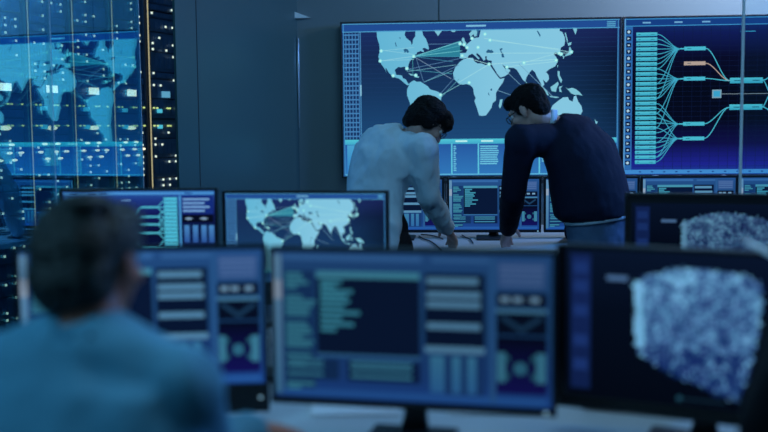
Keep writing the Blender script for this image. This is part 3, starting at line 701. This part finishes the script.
def head_shapes(bm, c, B):
    """skull, jaw, nose, ears, brow, lips; B: columns right, forward, up"""
    P = lambda x, y, z: V(c)+B@V((x, y, z))
    E = lambda p, r, seg=16: ball(bm, P(*p), r, B, seg)
    E((0, -.012, .030), (.074, .094, .082), 24)
    E((0, .030, -.025), (.060, .058, .075)); E((0, .052, -.078), (.036, .034, .028)); E((0, .012, -.060), (.052, .055, .042))
    frust(bm, P(0, .084, .018), P(0, .106, -.026), .008, .013, 10); ball(bm, P(0, .104, -.028), .0125); E((-.012, .094, -.032), (.008, .009, .007)); E((.012, .094, -.032), (.008, .009, .007))
    E((0, .080, .030), (.050, .014, .010)); E((0, .088, -.052), (.024, .010, .006)); E((0, .086, -.062), (.021, .010, .007))
    for s in (-1, 1):
        E((s*.079, -.004, -.002), (.008, .019, .032), 12); E((s*.076, -.002, -.028), (.007, .011, .012), 12); E((s*.040, .064, -.020), (.022, .022, .020), 12)
def hand(bm, wrist, dirn, palm_n, side=1, size=1.0, curl=.5, spread=1.0):
    """palm_n points out of the back of the hand; side +1: thumb on +x side"""
    d = V(dirn).normalized(); n = V(palm_n); n = (n-d*n.dot(d)).normalized(); x = d.cross(n).normalized()*side
    w = V(wrist); k = size
    loft(bm, [(w-d*.01, x, n, .026*k, .019*k), (w+d*.03*k, x, n, .034*k, .017*k), (w+d*.07*k, x, n, .041*k, .015*k), (w+d*.092*k, x, n, .040*k, .012*k)], 18, .8)
    for i, (off, L, r) in enumerate(((.030, .072, .0088), (.010, .080, .0092), (-.011, .075, .0088), (-.030, .058, .0078))):
        p = w+d*(.085-abs(off-.005)*.15)*k+x*off*k; a = .25*curl; dd = (d+x*off*2.2*spread).normalized()
        pts = [p]; ang = a
        for f_ in (.45, .32, .23):
            v = dd*math.cos(ang)-n*math.sin(ang); p = p+v*L*f_*k; pts.append(p); ang += .55*curl
        limb(bm, pts, [r*k*1.08, r*k, r*k*.92, r*k*.82], 10)
    p = w+d*.022*k+x*.026*k-n*.004
    limb(bm, [p, p+(d*.6+x*.75-n*.2).normalized()*.042*k, p+(d*.6+x*.75-n*.2).normalized()*.042*k+(d*.85+x*.35-n*.25).normalized()*.032*k, p+(d*.6+x*.75-n*.2).normalized()*.042*k+(d*.9+x*.3-n*.3).normalized()*.056*k], [.014*k, .0115*k, .0105*k, .009*k], 10)

def person(label, base, J, fwd2, mats, head_f, hair, voxel=.007, glasses=False, sleeve=(.066, .055, .045), fold=(.006, 7, (1, 1, .6)), hands=None, sit=False, top_name='shirt', torso=None, collar=True, head_up=(0, 0, 1), pants_fold=(.005, 8, (1, 1, .6)), hem=None, tidy=0):
    top_m, pant_m, skin_m, hair_m = mats
    t = thing('person', label, 'person', base)
    f = V((fwd2[0], fwd2[1], 0)).normalized(); rt = V((f.y, -f.x, 0))     # their right
    B = basis(head_f, head_up); P = {k: V(v) for k, v in J.items()}
    # torso sections along the spine
    sp = torso    # list of (centre, half width, half depth)
    def secs(g, lo=0, hi=None):
        out = []; pts = sp[lo:hi]
        for i, (c, a, b) in enumerate(pts):
            d = (pts[min(i+1, len(pts)-1)][0]-pts[max(i-1, 0)][0]).normalized()
            s_ = (rt-d*rt.dot(d)).normalized(); ff = d.cross(s_); out.append((c, s_, ff, a+g, b+g))
        return out
    # ---- body: one continuous surface
    bm = bmesh.new()
    loft(bm, secs(-.012)); limb(bm, [sp[-1][0], P['neck'], P['head']+B@V((0, -.02, -.05))], [.062, .056, .056]); head_shapes(bm, P['head'], B)
    for s in 'RL':
        limb(bm, [P['sh'+s], P['el'+s], P['wr'+s]], [.048, .038, .026])
        limb(bm, [P['hip'+s], P['kn'+s], P['an'+s]], [.080, .055, .038]); an = P['an'+s]
        limb(bm, [an+V((0, 0, -.02)), an+f*.13+V((0, 0, -.045))], [.036, .028])
    for s, sd_ in (('R', -1), ('L', 1)):
        hd = hands[s]; hand(bm, P['wr'+s], hd[0], hd[1], sd_, 1.0, hd[2])
    remesh('body', bm, voxel, 2, base, skin_m, t)
    # ---- top
    bm = bmesh.new(); ts = secs(.020)
    if hem == 'untucked': ts = [(c-f*(.10, .06, .015)[i] if i < 3 else c, x, y, a, b) for i, (c, x, y, a, b) in enumerate(ts)]
    elif hem == 'waist': ts = ts[1:]
    loft(bm, ts)
    for s in 'RL':
        ball(bm, P['sh'+s], (sleeve[0]+.012)); a, b, c = P['sh'+s], P['el'+s], P['wr'+s]
        limb(bm, [a, a.lerp(b, .5), b, b.lerp(c, .55), b.lerp(c, .93)], [sleeve[0]+.008, sleeve[0], sleeve[1], (sleeve[1]+sleeve[2])/2, sleeve[2]])
        frust(bm, sp[-2][0], a, .09, sleeve[0]+.005)
    remesh(top_name, bm, .011, 5, base, top_m, t, fold)
    if collar:
        bm = bmesh.new(); n0 = P['neck']; up = (P['head']-n0).normalized(); sx = (rt-up*rt.dot(up)).normalized(); fy = up.cross(sx)
        rg = []
        for (r1, z1) in ((.072, -.030), (.061, -.002), (.058, .0), (.057, -.02)):
            rg.append([bm.verts.new(n0+sx*r1*math.cos(q*math.pi/12)+fy*r1*.98*math.sin(q*math.pi/12)+up*(z1-.014*math.sin(q*math.pi/12))) for q in range(24)])
        rg.append(rg[0])
        for a, b in zip(rg, rg[1:]):
            for q in range(24): bm.faces.new((a[q], a[(q+1) % 24], b[(q+1) % 24], b[q]))
        bm.transform(Matrix.Translation(-V(base))); obj('collar', bm, M_WHITE if collar == 'white' else top_m, t, True)
    # ---- trousers
    bm = bmesh.new(); s0 = secs(.004)
    loft(bm, [(c, x, y, a*(1 if i < 2 else .93), b*(1 if i < 2 else .93)) for i, (c, x, y, a, b) in enumerate(s0[:3])])
    if hem == 'waist':
        c, x, y, a, b = secs(.012)[1]; hb = bmesh.new(); dn = (c-sp[0][0]).normalized(); loft(hb, [(c-dn*.012, x, y, a, b), (c+dn*.01, x, y, a, b)], 32); hb.transform(Matrix.Translation(-V(base))); obj('shirt_hem', hb, M_WHITE, t, True)['label'] = 'white shirt hem below the sweater'
    for s in 'RL': limb(bm, [P['hip'+s], P['hip'+s].lerp(P['kn'+s], .5), P['kn'+s], P['kn'+s].lerp(P['an'+s], .6), P['an'+s]+V((0, 0, -.01))], [.096, .086, .070, .062, .058])
    remesh('trousers', bm, .012, 4, base, pant_m, t, pants_fold)
    for s in 'RL':
        bm = bmesh.new(); an = P['an'+s]; z = an.z-.07; a0 = V((an.x, an.y, 0))
        for q, (o_, w, h) in enumerate(((-.06, .034, .06), (.0, .04, .075), (.08, .044, .05), (.15, .042, .038), (.19, .030, .026))):
            ball(bm, a0+f*o_+V((0, 0, z+h*.5)), (w, w*1.1, h*.55) if True else 0, None, 12)
            if q: frust(bm, a0+f*o_+V((0, 0, z+h*.5)), a0+f*(o_-.06)+V((0, 0, z+h*.5)), h*.5, h*.5)
        remesh('shoe', bm, .008, 3, base, M_SHOE, t)
    # ---- hair
    bm = bmesh.new(); Q = lambda x, y, z: P['head']+B@V((x, y, z))
    for (x, y, z), r in hair: ball(bm, Q(x, y, z), r, B, 20)
    remesh('hair', bm, .0055 if voxel < .006 else .007, 2, base, hair_m, t, (.0045, 30, (1, 1, .5)) if not tidy else (.003, 40, (1, 1, .6)))
    for s in (-1, 1):
        bm = bmesh.new(); ball(bm, Q(s*.031, .072, .008), .0125, None, 12); bm.transform(Matrix.Translation(-V(base))); o = obj('eye', bm, M_EYE, t, True)
        bm = bmesh.new(); ball(bm, Q(s*.031, .0815, .007), (.005, .0035, .005), B, 10); bm.transform(Matrix.Translation(-V(base))); obj('iris', bm, M_FRAME, o, True)
    if glasses:
        g = None
        bm = bmesh.new()
        for s in (-1, 1):
            ring = [Q(s*.033+.024*math.cos(a*math.pi/8), .100, .004+.017*math.sin(a*math.pi/8)) for a in range(17)]
            tube(bm, ring, .0022, 6, 1)
            tube(bm, [Q(s*.057, .100, .010), Q(s*.078, .085, .012), Q(s*.081, .02, .012), Q(s*.080, -.012, -.002)], .0024, 6, 2)
        tube(bm, [Q(-.010, .102, .008), Q(0, .106, .011), Q(.010, .102, .008)], .0022, 6, 2)
        for s in (-1, 1):
            vs = [bm.verts.new(Q(s*.033+.022*math.cos(a*math.pi/8), .0995, .004+.0155*math.sin(a*math.pi/8))) for a in range(16)]
        bmesh.ops.delete(bm, geom=[v for v in bm.verts if not v.link_faces], context='VERTS')
        bm.transform(Matrix.Translation(-V(base))); g = obj('glasses', bm, M_FRAME, t, True); g['label'] = 'thin dark spectacles'
    return t, P, rt, f

def stand_legs(hipc, rt, f, z_an=.085, lean=.0):
    J = {}
    for s, k in (('R', 1), ('L', -1)):
        h = hipc+rt*.085*k+V((0, 0, -.03)); J['hip'+s] = h
        J['kn'+s] = V((h.x, h.y, .49))+f*.03+rt*.02*k; J['an'+s] = V((h.x, h.y, z_an))-f*.02+rt*.03*k
    return J

# ---- the man in the white shirt, leaning to the right onto the wall desk
f1 = V((.66, .75, 0)).normalized(); r1 = V((f1.y, -f1.x, 0))
pel = at(382, 238, 5.0)
J = stand_legs(pel, r1, f1)
shm = at(397, 146, 5.02)
J.update(head=at(427, 123, 4.98), neck=at(415, 139, 5.0), shR=at(421, 150, 4.90), shL=at(376, 144, 5.16), elR=at(427, 194, 4.97), wrR=at(448, 230, 5.20), elL=at(372, 196, 5.36), wrL=at(386, 236, 5.52))
tor = [(pel+V((0, 0, -.06)), .150, .110), (pel+V((0, 0, .05)), .150, .110), (at(375, 208, 5.01), .148, .108), (at(378, 180, 5.03), .155, .115), (at(385, 158, 5.02), .172, .118), (at(394, 147, 5.02), .165, .105), (at(408, 140, 5.01), .075, .070)]
hair1 = [((0, -.022, .046), (.086, .100, .082)), ((0, -.060, .005), (.080, .062, .085)), ((0, .045, .080), (.070, .062, .040)), ((.045, .070, .055), (.036, .035, .035)), ((-.045, .070, .055), (.036, .035, .035)), ((.0, .088, .048), (.038, .022, .030)), ((.070, -.020, .005), (.018, .045, .055)), ((-.070, -.020, .005), (.018, .045, .055)), ((0, -.075, -.045), (.058, .035, .045))]
person('black-haired man in a white shirt leaning over the wall desk', (pel.x, pel.y, 0), J, f1, (M_WHITE, M_TROUS, M_SKIN2, M_HAIRB), (.66, .28, -.70), hair1, .0065, True,
       sleeve=(.074, .064, .044), hands={'R': (at(456, 245, 5.33)-J['wrR'], (.1, -.5, .8), .8), 'L': (V((.3, .5, -.55)), (0, .2, 1), .6)}, torso=tor, collar=True, fold=(.010, 8, (1, 1, .6)), hem='untucked')

# ---- the man in the navy sweater, leaning to the left
f2 = V((-.74, .67, 0)).normalized(); r2 = V((f2.y, -f2.x, 0))
pel = at(597, 236, 4.96)
J = stand_legs(pel, r2, f2)
J.update(head=at(528, 111, 4.90), neck=at(547, 121, 4.92), shL=at(521, 141, 4.80), shR=at(590, 142, 5.06), elL=at(513, 194, 4.93), wrL=at(508, 230, 5.20), elR=at(580, 196, 5.32), wrR=at(572, 236, 5.50))
tor = [(pel+V((0, 0, -.06)), .165, .115), (pel+V((0, 0, .09)), .172, .140), (at(592, 206, 4.95), .190, .162), (at(587, 180, 4.94), .194, .154), (at(581, 157, 4.94), .200, .140), (at(567, 140, 4.93), .186, .120), (at(551, 126, 4.92), .075, .070)]
hair2 = [((0, -.022, .044), (.081, .100, .082)), ((0, -.062, .000), (.074, .050, .070)), ((0, .040, .078), (.066, .058, .034)), ((0, .066, .070), (.052, .026, .024)), ((.066, .0, .020), (.016, .036, .040)), ((-.066, .0, .020), (.016, .036, .040))]
person('man in a navy sweater and jeans leaning on the wall desk, wearing glasses', (pel.x, pel.y, 0), J, f2, (M_NAVY, M_JEANS, M_SKIN2, M_HAIRB), (-.76, .34, -.52), hair2, .0065, True,
       sleeve=(.073, .064, .047), hands={'L': (at(504, 245, 5.33)-J['wrL'], (-.2, -.5, .8), .7), 'R': (V((-.3, .5, -.55)), (0, .2, 1), .6)}, torso=tor, collar='white', top_name='sweater', fold=(.004, 7, (1, 1, .6)), hem='waist')

# ---- seated operators
def sit_legs(pel, rt, f):
    J = {}
    for s, k in (('R', 1), ('L', -1)):
        J['hip'+s] = pel+rt*.095*k+V((0, 0, -.02)); J['kn'+s] = pel+f*.42+rt*.13*k+V((0, 0, .01)); q = J['kn'+s]-f*.02; J['an'+s] = V((q.x, q.y, .085))
    return J
f3 = V((.22, .97, 0)).normalized(); r3 = V((f3.y, -f3.x, 0))
nk = at(93, 338, 1.62); hd = at(89, 266, 1.66)
pel = V((nk.x, nk.y, .56))-f3*.10
J = sit_legs(pel, r3, f3)
sr, sl = at(176, 392, 1.60), at(0, 380, 1.66)
J.update(head=hd, neck=nk, shR=sr, shL=sl, elR=at(204, 456, 1.70), wrR=at(250, 433, 1.93), elL=at(-30, 500, 1.72), wrL=at(100, 462, 1.93))
cm = (sr+sl)/2
tor = [(pel+V((0, 0, -.07)), .17, .12), (pel+V((0, 0, .05)), .165, .12), (pel+V((0, 0, .20)), .165, .12), (pel.lerp(cm, .65), .185, .125), (pel.lerp(cm, .85), .195, .125), (cm+V((0, 0, -.0)), .175, .105), (cm+V((0, .0, .050)), .115, .080), (nk+V((0, 0, -.01)), .068, .065)]
hair3 = [((0, -.018, .034), (.080, .096, .084)), ((0, -.048, -.008), (.077, .064, .070)), ((0, -.058, -.040), (.060, .045, .036)), ((0, .050, .074), (.066, .050, .034)), ((.060, .0, .050), (.026, .055, .045)), ((-.060, .0, .050), (.026, .055, .045)), ((.02, -.04, .104), (.045, .05, .018))]
t3, P3, _, _ = person('man in a light blue shirt seated with his back to the camera', (pel.x, pel.y, 0), J, f3, (M_BLUESH, M_TROUS, M_SKIN, M_HAIRG), (.24, .96, -.06), hair3, .0055, False,
       sleeve=(.066, .058, .042), hands={'R': (at(318, 431, 2.05)-J['wrR'], (0, -.1, 1), .5), 'L': (V((.25, .9, -.1)), (0, 0, 1), .6)}, torso=tor, collar=True, fold=(.006, 6, (1, 1, .6)))
# right-hand operator, mostly beyond the frame: dark sleeve, pale cuff, raised pen
f4 = V((-.35, .94, 0)).normalized(); r4 = V((f4.y, -f4.x, 0))
nk = at(925, 285, 1.62); pel = V((nk.x, nk.y, .56))-f4*.08
J = sit_legs(pel, r4, f4)
J.update(head=at(920, 215, 1.64), neck=nk, shL=at(830, 345, 1.62), shR=at(1020, 345, 1.55), elL=at(775, 436, 1.70), wrL=at(792, 326, 1.84), elR=at(1050, 500, 1.7), wrR=at(960, 470, 1.95))
cm = (J['shL']+J['shR'])/2
tor = [(pel+V((0, 0, -.07)), .17, .12), (pel+V((0, 0, .05)), .165, .12), (pel+V((0, 0, .20)), .165, .12), (pel.lerp(cm, .65), .180, .12), (pel.lerp(cm, .85), .185, .12), (cm, .17, .10), (cm+V((0, 0, .06)), .10, .07), (nk, .066, .062)]
t4, P4, _, _ = person('person in dark clothes at the right photo edge holding up a pen', (pel.x, pel.y, 0), J, f4, (M_BLACKC, M_TROUS, M_SKIN2, M_HAIRB), (-.5, .85, -.1), hair2, .006, False,
       sleeve=(.070, .062, .048), hands={'L': (V((.06, .08, .9)), (.8, -.4, 0), 1.0), 'R': (V((-.2, .9, -.1)), (0, 0, 1), .6)}, torso=tor, collar=True, top_name='jacket')
# pale shirt cuff
w = P4['wrL']; e = P4['elL']; d_ = (w-e).normalized()
bm = bmesh.new(); frust(bm, w-d_*.045, w+d_*.008, .040, .036, 20); bm.transform(Matrix.Translation(-t4.location)); obj('shirt_cuff', bm, M_CUP, t4, True)['label'] = 'pale shirt cuff'
a, b = at(742.5, 240, 2.12), at(786, 263, 1.97)
t = thing('pen', 'slim pale pen raised in front of the grainy block screen at the right edge', 'pen', a)
bm = bmesh.new(); dd = b-a; frust(bm, dd*.12, dd*1.5, .0056, .0060, 12); obj('barrel', bm, M_CUP, t, True)
bm = bmesh.new(); frust(bm, (0, 0, 0), dd*.12, .0015, .0056, 12); obj('tip', bm, M_METAL, t, True)

# office chairs
def chair(label, p, rz):
    t = thing('office_chair', label, 'chair', (p.x, p.y, 0), rz, 'office chairs at the front desk')
    bm = bmesh.new(); box(bm, -.24, .24, -.24, .25, .40, .47, .03); obj('seat', bm, M_CHAIR, t)
    bm = bmesh.new(); loft(bm, [(V((0, -.25, .55)), V((1, 0, 0)), V((0, 1, 0)), .20, .03), (V((0, -.27, .72)), V((1, 0, 0)), V((0, 1, 0)), .22, .03), (V((0, -.29, .88)), V((1, 0, 0)), V((0, 1, 0)), .19, .022)], 24, .6); obj('backrest', bm, M_CHAIR, t, True)
    bm = bmesh.new(); tube(bm, [(0, -.1, .39), (0, -.25, .40), (0, -.30, .52), (0, -.30, .65)], .018); obj('back_support', bm, M_BEZEL, t, True)
    bm = bmesh.new(); frust(bm, (0, 0, .08), (0, 0, .40), .028, .022, 16); obj('gas_column', bm, M_METAL, t, True)
    for k in range(5):
        a = k*2*math.pi/5+.3; x, y = math.cos(a), math.sin(a); bm = bmesh.new(); frust(bm, (0, 0, .10), (x*.28, y*.28, .075), .024, .016, 10); l = obj('leg', bm, M_BEZEL, t, True)
        bm = bmesh.new(); frust(bm, (x*.28-y*.02, y*.28+x*.02, .03), (x*.28+y*.02, y*.28-x*.02, .03), .03, .03, 14); obj('castor', bm, M_BEZEL, l, True)
    return t
chair('dark office chair under the man in the light blue shirt', V(t3.location)+f3*.02, math.atan2(-f3.x, f3.y))
chair('dark office chair under the person at the right photo edge', V(t4.location)+f4*.02, math.atan2(-f4.x, f4.y))

# ================================================================== LIGHT
def area(name, loc, target, size, size_y, power, col):
    l = bpy.data.lights.new(name, 'AREA'); l.shape = 'RECTANGLE'; l.size = size; l.size_y = size_y; l.energy = power; l.color = col
    o = bpy.data.objects.new(name, l); COL.objects.link(o); o.location = loc
    o.rotation_euler = (V(target)-V(loc)).to_track_quat('-Z', 'Y').to_euler(); return o
area('ceiling_lamp_front', (-1.6, .9, 2.9), (-.3, 3.4, .8), 1.0, .4, 24, (.22, .66, 1))
area('ceiling_lamp_middle', (.4, 3.0, 2.93), (.2, 3.6, 0), 1.6, .4, 15, (.24, .62, 1))
area('wall_washer_right', (2.1, 5.9, 2.90), (2.0, 6.9, 2.0), 1.8, .12, 36, (.82, .88, 1))
area('side_wall_fill', (-.1, 5.0, 2.90), (-1.4, 6.2, 1.5), .8, .12, 4, (.34, .76, 1))  # unseen fill light added to brighten the side wall
area('blue_rim_right', (2.9, 5.2, 2.6), (1.1, 4.95, 1.3), .8, .4, 70, (.12, .36, 1))  # unseen blue light added to rim the sweater's right side
area('desk_fill_strip', (.3, 2.3, 2.9), (.3, 2.5, .7), 1.4, .2, 10, (.5, .78, 1))  # unseen overhead light added to brighten the front desk
area('server_room_fill', (-2.6, 5.6, 2.9), (-2.6, 6.2, 0), 1.6, .3, 34, (.15, .50, 1))  # unseen blue fill added so the rack fronts show
wd_ = bpy.data.worlds.new('world'); S.world = wd_; wd_.use_nodes = True
wd_.node_tree.nodes['Background'].inputs['Color'].default_value = (.10, .34, .55, 1); wd_.node_tree.nodes['Background'].inputs['Strength'].default_value = .18
